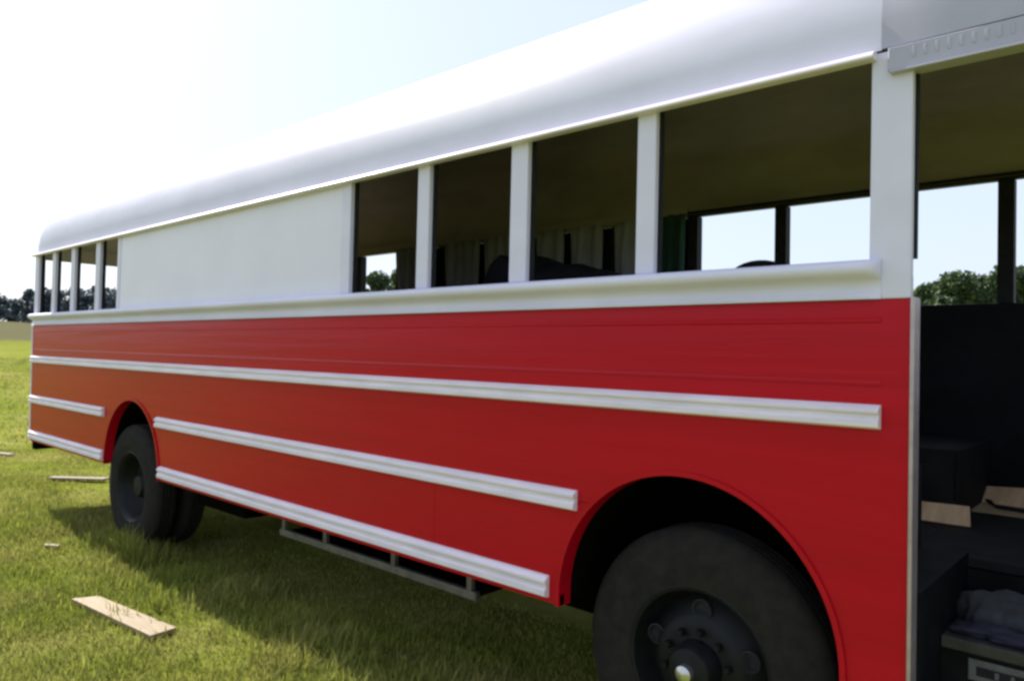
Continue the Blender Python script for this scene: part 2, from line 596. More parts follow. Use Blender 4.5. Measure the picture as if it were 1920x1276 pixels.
# front cap: squarer shoulders, steps out over the doorway
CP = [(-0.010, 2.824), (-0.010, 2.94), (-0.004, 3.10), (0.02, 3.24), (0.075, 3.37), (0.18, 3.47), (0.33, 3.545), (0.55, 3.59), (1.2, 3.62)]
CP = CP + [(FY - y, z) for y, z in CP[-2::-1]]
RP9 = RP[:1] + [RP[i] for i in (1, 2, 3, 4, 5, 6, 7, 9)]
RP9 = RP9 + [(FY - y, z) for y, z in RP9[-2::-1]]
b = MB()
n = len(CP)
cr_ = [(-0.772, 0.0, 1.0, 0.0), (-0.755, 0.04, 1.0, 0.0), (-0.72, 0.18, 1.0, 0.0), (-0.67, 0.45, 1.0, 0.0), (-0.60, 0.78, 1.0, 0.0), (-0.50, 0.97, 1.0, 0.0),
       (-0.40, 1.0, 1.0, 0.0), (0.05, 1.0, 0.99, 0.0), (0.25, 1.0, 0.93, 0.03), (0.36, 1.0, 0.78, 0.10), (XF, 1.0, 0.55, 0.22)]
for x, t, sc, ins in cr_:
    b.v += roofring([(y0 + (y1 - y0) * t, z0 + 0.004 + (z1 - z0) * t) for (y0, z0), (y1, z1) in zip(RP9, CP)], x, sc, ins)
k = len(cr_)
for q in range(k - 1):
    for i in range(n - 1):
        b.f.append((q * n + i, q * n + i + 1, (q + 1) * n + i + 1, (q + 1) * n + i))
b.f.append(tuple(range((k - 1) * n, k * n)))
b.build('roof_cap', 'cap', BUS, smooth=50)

# doorway header with its lip and a row of rivets
b = MB()
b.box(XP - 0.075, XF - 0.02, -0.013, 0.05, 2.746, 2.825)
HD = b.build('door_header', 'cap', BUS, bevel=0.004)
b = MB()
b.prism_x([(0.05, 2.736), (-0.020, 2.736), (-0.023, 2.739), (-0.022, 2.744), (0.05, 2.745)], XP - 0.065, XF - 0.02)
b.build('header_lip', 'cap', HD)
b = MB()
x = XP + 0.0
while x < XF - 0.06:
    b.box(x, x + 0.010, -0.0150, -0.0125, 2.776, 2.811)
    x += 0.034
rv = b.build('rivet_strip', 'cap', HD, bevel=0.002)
rv['kind'] = 'stuff'

# near side ahead of the doorway, and the nose (just outside the picture)
pt(BUS, 'nose_post', 'white', 0.12, XF, 0.0, 0.05, 1.99, 2.734)
pt(BUS, 'nose_panel', 'red', 0.12, XF, 0.0, 0.05, 0.45, 1.985)
pt(BUS, 'front_panel', 'red', XF - 0.04, XF - 0.002, 0.052, FY - 0.052, 0.45, 1.72)
pt(BUS, 'front_header', 'white', XF - 0.04, XF - 0.002, 0.052, FY - 0.052, 2.72, 2.90)
pt(BUS, 'windscreen_post', 'white', XF - 0.05, XF - 0.004, 1.17, 1.23, 1.722, 2.718)
pt(BUS, 'dashboard', 'lining', 0.06, XF - 0.045, 0.90, FY - 0.06, 1.35, 1.70, bevel=0.03)

# far side: posts, channels, header line
far_c = [0.34, -0.12, -0.770, -1.418, -2.074, -2.742, -3.43, -4.12, -4.82, -5.51, -6.19, -6.888, -7.58, -8.28, -8.97, -9.60]
for c in far_c:
    w = 0.040
    b = MB()
    b.box(c - w, c + w, FY - 0.075, FY - 0.002, WB, FWT + 0.003, -LEAN)
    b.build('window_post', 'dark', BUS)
for a, c in zip(far_c[6:11], far_c[5:10]):
    b = MB()
    b.box(a + 0.042, c - 0.042, FY - 0.045, FY - 0.030, WB, FWT, -LEAN)
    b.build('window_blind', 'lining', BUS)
b = MB()
b.box(-2.78, XF - 0.05, FY - 0.095, FY - 0.03, FWT + 0.004, 2.86)
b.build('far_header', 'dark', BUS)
b = MB()
b.box(XR + 0.04, -2.782, FY - 0.095, FY - 0.03, FWT + 0.004, 2.90)
b.build('far_header', 'ceiling', BUS)
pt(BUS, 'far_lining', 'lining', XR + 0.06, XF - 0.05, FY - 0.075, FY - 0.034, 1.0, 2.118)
AL = [ARCH_R[0] - ARCH_R[2] - 0.03, ARCH_R[0] + ARCH_R[2] + 0.03, ARCH_F[0] - ARCH_F[2] - 0.03, ARCH_F[0] + ARCH_F[2] + 0.03]
for a, c, z in ((XR + 0.06, AL[0], 1.0), (AL[0], AL[1], 1.35), (AL[1], AL[2], 1.0), (AL[2], AL[3], 1.35), (AL[3], XP - 0.01, 1.0)):
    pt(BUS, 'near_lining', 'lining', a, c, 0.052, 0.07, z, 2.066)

# ceiling lining
CL = [(y + (0.05 if y < 1.2 else -0.05) if abs(y - 1.2) > 0.01 else y, z - 0.05) for y, z in RP]
CL[0] = (0.065, 2.822)
CL[-1] = (FY - 0.098, 2.835)
b, n, k = roof_mesh([(y, z) for y, z in CL], [(XR + 0.10, 0.85, 0.03), (XR + 0.5, 1, 0), (-5, 1, 0), (0.2, 1, 0), (XF - 0.05, 0.8, 0.05)])
b.build('ceiling', 'ceiling', BUS, smooth=60)
# tail wall: red below, three openings above
pt(BUS, 'rear_panel', 'red', XR - 0.03, XR, 0.02, FY - 0.02, 0.62, 1.985)
pt(BUS, 'rear_belt', 'white', XR - 0.034, XR - 0.002, 0.015, FY - 0.015, 1.988, 2.12)
b = MB()
b.box(XR + 0.002, XR + 0.03, 0.06, FY - 0.06, 2.765, 2.92)
b.build('rear_header', 'white', BUS)
for a, c in ((0.062, 0.10), (0.93, 0.99), (1.44, 1.50), (FY - 0.10, FY - 0.08)):
    b = MB()
    b.box(XR + 0.002, XR + 0.03, a, c, 2.122, 2.763)
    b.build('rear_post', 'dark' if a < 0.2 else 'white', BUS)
pt(BUS, 'rear_bumper', 'chassis', XR - 0.12, XR - 0.035, 0.05, FY - 0.05, 0.52, 0.72, bevel=0.02)
for yy, zz in ((0.13, 0.98), (0.13, 1.32), (FY - 0.13, 0.98), (FY - 0.13, 1.32)):
    b = MB()
    b.lathe_y([(0.001, 0), (0.05, 0.0), (0.065, 0.012), (0.07, 0.03)], 0, 0, 20)
    b.v = [(XR - 0.06 + y, yy + x, zz + z) for x, y, z in b.v]
    b.build('tail_lamp', 'tail', BUS, smooth=60)
# side marker at the very tail, pale corner bead
b = MB()
b.box(XR - 0.036, XR - 0.004, -0.008, 0.016, 0.64, 1.985)
b.build('corner_bead', 'rail', BUS, bevel=0.006)

# floor, with the step well left open
WH = ((ARCH_R[0] - ARCH_R[2] - 0.02, ARCH_R[0] + ARCH_R[2] + 0.02), (ARCH_F[0] - ARCH_F[2] - 0.02, ARCH_F[0] + ARCH_F[2] + 0.02))
xs = [(XR + 0.05, WH[0][0], 0.08), (WH[0][0], WH[0][1], 0.87), (WH[0][1], WH[1][0], 0.08), (WH[1][0], WH[1][1], 0.87), (WH[1][1], XF - 0.05, 0.79)]
for a, c, y in xs:
    yf = FY - 0.08 if y != 0.87 else FY - 0.87
    pt(BUS, 'floor', 'plywood' if c < -1 else 'floor_mat', a + 0.001, c - 0.001, y, yf, 0.965, 1.0)
    pt(BUS, 'floor_pan', 'chassis', a + 0.001, c - 0.001, y, yf, 0.90, 0.960)
for a, c in WH:
    for y0, y1 in ((0.08, 0.862), (FY - 0.862, FY - 0.08)):
        pt(BUS, 'wheel_box', 'floor_mat', a - 0.004, c + 0.004, y0, y1, 1.325, 1.345)
        pt(BUS, 'wheel_box', 'floor_mat', a - 0.02, a - 0.006, y0, y1, 1.002, 1.344)
        pt(BUS, 'wheel_box', 'floor_mat', c + 0.006, c + 0.02, y0, y1, 1.002, 1.344)
        yy = y1 if y0 < 1 else y0
        pt(BUS, 'wheel_box', 'floor_mat', a - 0.004, c + 0.004, yy + (0.001 if y0 < 1 else -0.014), yy + (0.014 if y0 < 1 else -0.001), 1.002, 1.324)
pt(BUS, 'floor', 'floor_mat', WH[1][1] + 0.001, -0.668, 0.08, 0.788, 0.965, 1.0)
pt(BUS, 'floor_board', 'plywood', -1.9, XF - 0.1, 1.86, FY - 0.082, 1.001, 1.012)

# step well
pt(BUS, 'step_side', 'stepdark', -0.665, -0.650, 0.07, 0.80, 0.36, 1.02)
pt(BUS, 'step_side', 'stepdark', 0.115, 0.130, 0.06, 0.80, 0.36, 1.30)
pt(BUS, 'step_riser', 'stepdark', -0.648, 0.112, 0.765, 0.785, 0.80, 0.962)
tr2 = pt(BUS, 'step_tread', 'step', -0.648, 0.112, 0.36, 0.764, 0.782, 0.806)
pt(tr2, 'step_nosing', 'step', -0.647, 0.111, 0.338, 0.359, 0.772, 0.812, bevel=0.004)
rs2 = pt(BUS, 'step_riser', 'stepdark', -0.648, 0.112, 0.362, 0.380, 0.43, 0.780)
pt(BUS, 'step_tread', 'step', -0.648, 0.112, 0.03, 0.360, 0.405, 0.428)
pt(BUS, 'step_nosing', 'steel', -0.655, 0.115, 0.004, 0.029, 0.39, 0.434, bevel=0.004)
# pale maker's plate on the riser: dark bar with worn, unreadable marks
pl = pt(BUS, 'plate', 'plate', -0.565, -0.265, 0.352, 0.360, 0.678, 0.752, bevel=0.003)
pt(pl, 'plate_bar', 'dark', -0.540, -0.285, 0.3495, 0.3515, 0.698, 0.730)
for i, w in ((0, 0.012), (1, 0.010), (2, 0.014), (3, 0.010)):
    x = -0.485 + i * 0.047
    pt(pl, 'worn_mark', 'plate', x, x + w, 0.3482, 0.3492, 0.702 + 0.004 * (i % 2), 0.724)

# chassis
for y in (0.78, 1.62):
    pt(BUS, 'frame_rail', 'chassis', XR + 0.1, XF - 0.1, y - 0.04, y + 0.04, 0.62, 0.86)
for x in (-9.2, -8.1, -6.2, -5.2, -4.2, -3.2, -2.3):
    pt(BUS, 'cross_member', 'chassis', x - 0.04, x + 0.04, 0.08, FY - 0.08, 0.80, 0.898)
b = MB(); b.tube([(-2.0, 1.2, 0.62), (-6.6, 1.2, 0.52)], 0.055, 12)
b.build('drive_shaft', 'chassis', BUS, smooth=60)
b = MB(); b.tube([(-7.14, 0.45, 0.5), (-7.14, 1.95, 0.5)], 0.10, 14)
b.build('rear_axle', 'chassis', BUS, smooth=60)
b = MB(); b.tube([(-1.47, 0.35, 0.5), (-1.47, 2.05, 0.5)], 0.06, 12)
b.build('front_axle', 'chassis', BUS, smooth=60)
pt(BUS, 'fuel_tank', 'chassis', -6.0, -4.8, 1.70, 2.30, 0.42, 0.80, bevel=0.05)
pt(BUS, 'battery_tray', 'chassis', -6.15, -5.35, 0.20, 0.72, 0.46, 0.89, bevel=0.02)
# pale tray rail hanging below the skirt, with its hangers
TR = MB()
TR.box(-5.15, -3.02, 0.38, 0.42, 0.352, 0.402)
TRO = TR.build('tray_rail', 'steel', BUS, bevel=0.006)
for x in (-5.10, -4.55, -3.78, -3.08):
    pt(TRO, 'hanger', 'steel', x - 0.02, x + 0.02, 0.385, 0.415, 0.403, 0.90)
pt(TRO, 'tray_board', 'chassis', -5.12, -3.05, 0.425, 0.75, 0.36, 0.385)
pt(BUS, 'shade_screen', 'chassis', -2.30, -0.72, 0.885, 0.90, 0.26, 0.898)  # added screen, darkens the ground behind the front wheel
pt(BUS, 'light_block_box', 'chassis', -6.0, -2.6, 0.95, 1.62, 0.24, 0.60, bevel=0.02)  # added box, keeps far-side light from under the floor
# mud flap behind the rear wheel
pt(BUS, 'mud_flap', 'dark', -7.79, -7.775, 0.12, 0.72, 0.24, 0.68)

# ---------------------------------------------------------------- wheels (parts of the bus)
WCX, WCZ = -1.485, 0.515
def tyre_mesh(cx, yo, w, sgn, R=0.556, ri=0.31, cz=None):
    # yo: outer sidewall plane, sgn +1 body extends towards +Y
    h = w / 2
    pr = [(ri, 0.030), (ri + 0.012, 0.010), (ri + 0.05, 0.001), (ri + 0.10, -0.006), (ri + 0.15, 0.0), (R - 0.040, 0.014), (R - 0.012, 0.034),
          (R, 0.055), (R, 0.075), (R - 0.014, 0.079), (R - 0.014, 0.089), (R, 0.093), (R, h - 0.006), (R - 0.014, h - 0.004), (R - 0.014, h + 0.004), (R, h + 0.006),
          (R, w - 0.093), (R - 0.014, w - 0.089), (R - 0.014, w - 0.079), (R, w - 0.075), (R, w - 0.055), (R - 0.012, w - 0.034), (R - 0.04, w - 0.014),
          (R - 0.10, w + 0.004), (ri + 0.05, w), (ri, w - 0.03)]
    b = MB()
    b.lathe_y([(r, yo + sgn * y) for r, y in pr], cx, WCZ if cz is None else cz, 72)
    return b

def lugs(b, cx, cz, y, sgn, rad, n, r, l):
    for i in range(n):
        a = 2 * math.pi * i / n + 0.2
        x, z = cx + rad * math.cos(a), cz + rad * math.sin(a)
        b.lathe_y([(0.001, y - sgn * l), (r * 0.8, y - sgn * l), (r, y - sgn * l * 0.8), (r, y)], x, z, 6)

def front_wheel(yo, sgn):
    wh = tyre_mesh(WCX, yo, 0.235, sgn).build('front_wheel', 'tyre', BUS, smooth=38)
    cx, cz = WCX, WCZ
    # rim: flange, bead seat, disc bulging outwards
    b = MB()
    b.lathe_y([(r, yo + sgn * y) for r, y in [(0.315, 0.032), (0.325, 0.012), (0.317, 0.006), (0.303, 0.012), (0.292, 0.05), (0.262, 0.11)]], cx, cz, 56)
    b.build('rim', 'rim', wh, smooth=40)
    b = MB()
    b.lathe_y([(r, yo + sgn * y) for r, y in [(0.265, 0.10), (0.245, 0.085), (0.200, 0.045), (0.185, 0.030), (0.150, 0.022), (0.105, 0.022), (0.098, 0.018)]], cx, cz, 56)
    b.build('wheel_disc', 'rim', wh, smooth=40)
    # hand holes read as raised dark rings around openings
    for i in range(5):
        a = math.radians(90 + i * 72)
        x, z = cx + 0.222 * math.cos(a), cz + 0.222 * math.sin(a)
        b = MB()
        b.lathe_y([(0.040, yo + sgn * 0.050), (0.044, yo + sgn * 0.046), (0.036, yo + sgn * 0.044), (0.030, yo + sgn * 0.058), (0.001, yo + sgn * 0.060)], x, z, 18)
        b.build('hand_hole', 'dark', wh, smooth=60)
    b = MB()
    lugs(b, cx, cz, yo + sgn * 0.022, sgn, 0.142, 10, 0.016, 0.034)
    b.build('lug_nuts', 'rim', wh)['kind'] = 'stuff'
    b = MB()
    b.lathe_y([(r, yo + sgn * y) for r, y in [(0.108, 0.024), (0.104, -0.030), (0.088, -0.060), (0.036, -0.076)]], cx, cz, 32)
    b.build('hub', 'rim', wh, smooth=40)
    b = MB()
    b.lathe_y([(r, yo + sgn * y) for r, y in [(0.036, -0.066), (0.034, -0.104), (0.024, -0.112), (0.001, -0.115)]], cx, cz, 32)
    b.build('hub_cap', 'chrome', wh, smooth=40)

def rear_wheel(yo, sgn):
    cx, cz = -7.19, 0.478
    wh = tyre_mesh(cx, yo, 0.225, sgn, 0.568, cz=cz).build('rear_wheel', 'tyre', BUS, smooth=38)
    tyre_mesh(cx, yo + sgn * 0.27, 0.225, sgn, 0.564, cz=cz).build('inner_tyre', 'tyre', wh, smooth=38)
    b = MB()
    b.lathe_y([(r, yo + sgn * y) for r, y in [(0.315, 0.034), (0.325, 0.012), (0.317, 0.006), (0.305, 0.014), (0.285, 0.06), (0.255, 0.155), (0.245, 0.165)]], cx, cz, 56)
    b.build('rim', 'rim', wh, smooth=40)
    b = MB()
    b.lathe_y([(r, yo + sgn * y) for r, y in [(0.256, 0.16), (0.20, 0.185), (0.155, 0.20), (0.11, 0.20)]], cx, cz, 48)
    b.build('wheel_disc', 'rim', wh, smooth=40)
    b = MB()
    lugs(b, cx, cz, yo + sgn * 0.20, sgn, 0.142, 10, 0.016, 0.034)
    b.build('lug_nuts', 'rim', wh)['kind'] = 'stuff'
    b = MB()
    b.lathe_y([(r, yo + sgn * y) for r, y in [(0.112, 0.21), (0.108, 0.10), (0.085, 0.07), (0.001, 0.065)]], cx, cz, 32)
    b.build('hub', 'rim', wh, smooth=40)

front_wheel(0.115, 1)
front_wheel(FY - 0.115, -1)
rear_wheel(0.045, 1)
rear_wheel(FY - 0.045, -1)

# ---------------------------------------------------------------- things inside the bus
def curtain(name, xa, xb, z0, z1, material, y, folds, amp, pinch=0.0):
    b = MB()
    nx, nz = folds * 8, 10
    vs = []
    for j in range(nz + 1):
        t = j / nz
        for i in range(nx + 1):
            s = i / nx
            f = 1 - pinch * math.exp(-((t - 0.25) / 0.22) ** 2)
            x = (xa + xb) / 2 + (s - 0.5) * (xb - xa) * f
            yy = y + amp * math.sin(2 * math.pi * s * folds + 0.6 * math.sin(3 * t)) + 0.008 * math.sin(9 * s + 5 * t)
            vs.append((x, yy, z0 + (z1 - z0) * t))
    n = nx + 1
    fs = [(j * n + i, j * n + i + 1, (j + 1) * n + i + 1, (j + 1) * n + i) for j in range(nz) for i in range(nx)]
    b.add(vs, fs)
    o = b.build(name, material, None, smooth=True, origin=((xa + xb) / 2, y, z0))
    sm = o.modifiers.new('thick', 'SOLIDIFY')
    sm.thickness = 0.006
    return o
Ycur = FY - 0.14
specs = [(-6.16, -5.54), (-5.40, -4.93), (-4.86, -4.30), (-4.22, -3.92), (-3.84, -3.52), (-3.40, -3.08)]
ordn = ['tied grey curtain beside the small open gap in the far windows', 'second grey curtain hanging inside, counting from the blanked-off windows',
        'third grey curtain hanging inside, counting from the blanked-off windows', 'fourth grey curtain inside, behind the dark draped heap',
        'fifth grey curtain inside, just above the dark draped heap', 'sixth grey curtain inside, nearest to the green curtain']
for i, (a, c) in enumerate(specs):
    o = curtain('curtain', a, c, 2.04, 2.84, 'curtain', Ycur, max(2, int((c - a) / 0.11)), 0.022, 0.28 if i == 0 else 0.04)
    tag(o, ordn[i], 'curtain', 'grey curtains along the far windows of the bus')
o = curtain('curtain', -3.06, -2.775, 2.02, 2.84, 'green_curtain', Ycur, 3, 0.022)
tag(o, 'dark green curtain beside the open far windows', 'curtain')

# heap of seats under a dark blanket
def heap(name, x0, x1, y0, y1, z0, ztop, material, label, cat):
    b = MB()
    nx, nyy, nz = 28, 16, 12
    # draped surface as a deformed rounded box, top then skirts
    def top(x, y):
        s, t = (x - x0) / (x1 - x0), (y - y0) / (y1 - y0)
        z = ztop + 0.12 * ss(1 - abs(s - 0.22) / 0.3) - 0.10 * ss((s - 0.6) / 0.4) - 0.05 * (2 * t - 1) ** 2
        return z + 0.02 * math.sin(7 * x + 3 * y) + 0.015 * math.sin(15 * x - 4 * y)
    loops = []
    per = []
    N = 72
    for k in range(N):
        a = 2 * math.pi * k / N
        cx_, sy_ = math.cos(a), math.sin(a)
        e = 0.35
        per.append((math.copysign(abs(cx_) ** e, cx_), math.copysign(abs(sy_) ** e, sy_)))
    xc, yc, hx, hy = (x0 + x1) / 2, (y0 + y1) / 2, (x1 - x0) / 2, (y1 - y0) / 2
    vs = []
    prof = [(1.05, 0.0), (1.03, 0.3), (1.0, 0.7), (0.98, 0.9), (0.93, 0.97), (0.84, 1.0), (0.55, 1.0), (0.25, 1.0)]
    for s, zt in prof:
        for k, (px, py) in enumerate(per):
            wob = 1 + (0.025 * math.sin(k * 1.3) + 0.02 * math.sin(k * 0.55)) * (1 - zt * 0.8)
            x, y = xc + px * hx * s * wob, yc + py * hy * s * wob
            lean = -0.22 * zt * (1 if px < 0 else 0.3) * (-px if px < 0 else 0)
            z = z0 + (top(min(max(x, x0), x1), min(max(y, y0), y1)) - z0) * zt
            vs.append((x - lean * 0.8, y, z))
    vs.append((xc, yc, top(xc, yc)))
    fs = []
    for j in range(len(prof) - 1):
        for k in range(N):
            k2 = (k + 1) % N
            fs.append((j * N + k, j * N + k2, (j + 1) * N + k2, (j + 1) * N + k))
    last = (len(prof) - 1) * N
    for k in range(N):
        fs.append((last + k, last + (k + 1) % N, len(vs) - 1))
    b.add(vs, fs)
    o = b.build(name, material, None, smooth=True, origin=(xc, yc, z0))
    tag(o, label, cat)
    return o
heap('draped_heap', -3.95, -2.52, 1.05, 1.75, 1.0, 2.37, 'blanket', 'bulky heap under a dark blanket inside, seen through the middle windows', 'heap')

# a seat whose rounded top just clears the sill of the big window
seat = empty('chair', (-1.70, 1.25, 1.0))
tag(seat, 'dark bus seat whose rounded top shows over the sill of the widest window', 'chair')
def rounded_back(x0, x1, y0, y1, z0, z1):
    b = MB()
    o = [(x0, z0), (x1, z0)]
    n = 14
    for i in range(n + 1):
        a = math.pi * i / n
        xx = (x0 + x1) / 2 + (x1 - x0) / 2 * math.cos(a)
        o.append((xx, z1 - 0.16 + 0.16 * math.sin(a) ** 0.7 if math.sin(a) > 0 else z1 - 0.16))
    b.poly_y(o, y0, y1)
    return b
rounded_back(-1.94, -1.56, 1.22, 1.32, 1.38, 2.318).build('backrest', 'blanket', seat, bevel=0.03)
pt(seat, 'seat_cushion', 'blanket', -1.97, -1.53, 1.33, 1.78, 1.36, 1.50, bevel=0.03)
for x in (-1.92, -1.58):
    for y in (1.28, 1.72):
        pt(seat, 'leg', 'steel', x - 0.015, x + 0.015, y - 0.015, y + 0.015, 1.0, 1.358)

# crumpled rag and folded tarp on the upper step
def crumple(name, c, sx, sy, sz, material, label, cat, seed):
    bm = bmesh.new()
    bmesh.ops.create_icosphere(bm, subdivisions=4, radius=1.0)
    rd = random.Random(seed)
    ph = [rd.uniform(0, 6.28) for _ in range(8)]
    for v in bm.verts:
        p = v.co
        d = 0.16 * math.sin(5 * p.x + ph[0] + 2 * math.sin(3 * p.y + ph[1])) + 0.12 * math.sin(7 * p.y + ph[2] + 3 * p.z) + 0.08 * math.sin(13 * p.x - 9 * p.y + ph[3])
        q = p * (1 + d)
        v.co = Vector((q.x * sx, q.y * sy, max(0.0, (q.z * 0.75 + 0.35)) * sz))
    me = bpy.data.meshes.new(name)
    bm.to_mesh(me); bm.free()
    me.materials.append(M[material])
    for p in me.polygons: p.use_smooth = True
    o = bpy.data.objects.new(name, me)
    COL.objects.link(o)
    o.location = c
    tag(o, label, cat)
    return o
crumple('rag', (-0.52, 0.62, 0.806), 0.13, 0.09, 0.11, 'rag', 'crumpled grey rag lying at the back of the doorway step', 'rag', 3)
crumple('folded_tarp', (-0.50, 0.46, 0.806), 0.15, 0.07, 0.035, 'glove', 'flat dark blue cloth lying on the doorway step in front of the rag', 'cloth', 5)
# stray hose, and offcuts coloured pale as if sunlit, by the driver's place
b = MB()
b.tube([(-1.02, 1.9, 1.02), (-0.96, 2.06, 1.03), (-0.99, 2.16, 1.05), (-0.90, 2.22, 1.03), (-0.80, 2.12, 1.02), (-0.74, 1.98, 1.02), (-0.6, 1.95, 1.02)], 0.014, 8)
tag(b.build('hose', 'dark', None, smooth=True, origin=(-0.85, 2.0, 1.0)), 'thin dark hose lying across the pale floor boards inside the doorway', 'hose')

b = MB()
for x0, x1, y0, y1, z0, z1 in ((-1.16, -0.76, 1.40, 1.50, 1.004, 1.085),):
    b.add([(x0, y0, z0), (x1, y0 + 0.01, z0), (x1 - 0.02, y1, z1), (x0 + 0.03, y1, z1 - 0.01), (x0, y0 + 0.012, z0 - 0.002), (x1, y0 + 0.022, z0 - 0.002), (x1 - 0.02, y1 + 0.010, z1 - 0.010), (x0 + 0.03, y1 + 0.010, z1 - 0.02)],
          [(0, 1, 2, 3), (4, 5, 6, 7), (0, 1, 5, 4), (1, 2, 6, 5), (2, 3, 7, 6), (3, 0, 4, 7)])
tag(b.build('board', 'offcut', None, origin=(-1.0, 1.45, 1.002)), 'plywood offcut, coloured pale in place of sunlight, on the dark floor inside the doorway, nearer the jamb', 'board')
b = MB()
for x0, x1, y0, y1, z0, z1 in ((-0.90, -0.60, 2.12, 2.25, 1.014, 1.105),):
    b.add([(x0, y0, z0), (x1, y0 - 0.03, z0), (x1 + 0.03, y1, z1), (x0 + 0.05, y1, z1 - 0.02), (x0, y0 + 0.012, z0 - 0.002), (x1, y0 - 0.018, z0 - 0.002), (x1 + 0.03, y1 + 0.010, z1 - 0.010), (x0 + 0.05, y1 + 0.010, z1 - 0.03)],
          [(0, 1, 2, 3), (4, 5, 6, 7), (0, 1, 5, 4), (1, 2, 6, 5), (2, 3, 7, 6), (3, 0, 4, 7)])
tag(b.build('board', 'offcut', None, origin=(-0.75, 2.2, 1.012)), 'plywood offcut, coloured pale in place of sunlight, on the floor inside the doorway, with a dark hose across it', 'board')

# ---------------------------------------------------------------- boards lying on the grass
def board(name, pts, z, th, material, label, group=None):
    c = [sum(p[0] for p in pts) / 4, sum(p[1] for p in pts) / 4]
    b = MB()
    z0 = terrain(*c) + z
    vs = [(x, y, z0) for x, y in pts] + [(x, y, z0 + th) for x, y in pts]
    b.add(vs, [(0, 1, 2, 3), (4, 5, 6, 7), (0, 1, 5, 4), (1, 2, 6, 5), (2, 3, 7, 6), (3, 0, 4, 7)])
    o = b.build(name, material, None, bevel=0.003, origin=(c[0], c[1], z0))
    tag(o, label, 'board', group)
    return o
board('board', [(-5.93, -0.805), (-5.86, -0.645), (-4.86, -0.515), (-4.835, -0.690)], 0.020, 0.03, 'pine', 'pale pine board lying on the sunlit grass beside the bus')
board('board', [(-11.62, 0.72), (-11.55, 0.62), (-10.95, 1.12), (-11.02, 1.24)], 0.03, 0.025, 'greywood', 'grey board on the grass behind the rear wheel, farther one of two')
board('board', [(-15.0, 0.66), (-14.95, 0.58), (-14.25, 0.82), (-14.30, 0.92)], 0.015, 0.025, 'greywood', 'weathered board on the grass at the left edge of the photo')
board('board', [(-7.82, -0.43), (-7.79, -0.47), (-7.66, -0.39), (-7.70, -0.35)], 0.02, 0.02, 'pine', 'small pale wood chip on the grass in front of the rear wheel')

# ---------------------------------------------------------------- grass blades
def blades(n, xa, xb, ya, yb, lmin, lmax, wid, long_near=True, keep=None):
    x = RNG.uniform(xa, xb, n); y = RNG.uniform(ya, yb, n)
    # clumping
    k = (np.sin(x * 2.1 + 1.7 * np.sin(y * 1.6)) * np.sin(y * 2.7 + 1.3 * np.sin(x * 1.9)) + 0.6 * np.sin(5.3 * x + 2 * y) * np.sin(4.1 * y - 3 * x))
    kp = RNG.uniform(-1.6, 1.0, n) < k * 0.8 + 0.25
    if keep is not None:
        kp &= keep(x, y)
    x, y, k = x[kp], y[kp], k[kp]
    n = len(x)
    z = np.array([terrain(a, c) for a, c in zip(x, y)])
    L = RNG.uniform(lmin, lmax, n) * (1 + 0.35 * k)
    if long_near:
        L *= 1 + 0.9 * np.exp(-((y + 0.10) / 0.35) ** 2) * RNG.uniform(0.2, 1.0, n)
        L *= np.where((y > 0.5), 0.7, 1.0)
    an = RNG.uniform(0, 2 * np.pi, n)
    ln = RNG.uniform(0.15, 0.85, n)
    dx, dy = np.cos(an), np.sin(an)
    px, py = -dy, dx
    w = wid * RNG.uniform(0.6, 1.4, n)
    V = np.zeros((n, 5, 3))
    V[:, 0] = np.stack([x - px * w, y - py * w, z - 0.004], 1)
    V[:, 1] = np.stack([x + px * w, y + py * w, z - 0.004], 1)
    mx, my, mz = x + dx * L * ln * 0.35, y + dy * L * ln * 0.35, z + L * 0.55
    V[:, 2] = np.stack([mx + px * w * 0.8, my + py * w * 0.8, mz], 1)
    V[:, 3] = np.stack([mx - px * w * 0.8, my - py * w * 0.8, mz], 1)
    V[:, 4] = np.stack([x + dx * L * ln, y + dy * L * ln, z + L * (1 - 0.25 * ln)], 1)
    return V.reshape(-1, 3), n
parts = [blades(150000, -9.5, -1.8, -2.3, 1.4, 0.025, 0.06, 0.0032),
         blades(9000, -9.6, -2.2, -0.42, 0.25, 0.045, 0.095, 0.0036),
         blades(2500, -7.9, -6.4, -0.15, 0.3, 0.08, 0.16, 0.004),
         blades(1600, -9.0, -3.0, -2.0, -0.4, 0.07, 0.12, 0.0045),
         blades(60000, -15.5, -9.5, -1.8, 3.4, 0.03, 0.065, 0.005, True),
         blades(60000, -45, -15.5, -3, 12, 0.04, 0.09, 0.012, False, lambda x, y: (y < 0.35 * (-x)))]
VV = np.concatenate([p[0] for p in parts])
NB = sum(p[1] for p in parts)
base = (np.arange(NB) * 5)[:, None]
me = bpy.data.meshes.new('grass')
quads = base + np.array([[0, 1, 2, 3]])
tris = base + np.array([[3, 2, 4]])
me.vertices.add(len(VV))
me.vertices.foreach_set('co', VV.ravel())
li = np.concatenate([quads, tris], axis=1).ravel()
me.loops.add(len(li))
me.loops.foreach_set('vertex_index', li.astype(np.int32))
st = np.empty((NB, 2), np.int32)
st[:, 0] = np.arange(NB) * 7
st[:, 1] = np.arange(NB) * 7 + 4
me.polygons.add(NB * 2)
me.polygons.foreach_set('loop_start', st.ravel())
me.update(calc_edges=True)
me.validate()
me.materials.append(M['grass'])
go = bpy.data.objects.new('grass', me)
COL.objects.link(go)
tag(go, 'short mown grass growing around and under the bus', 'grass', kind='stuff')

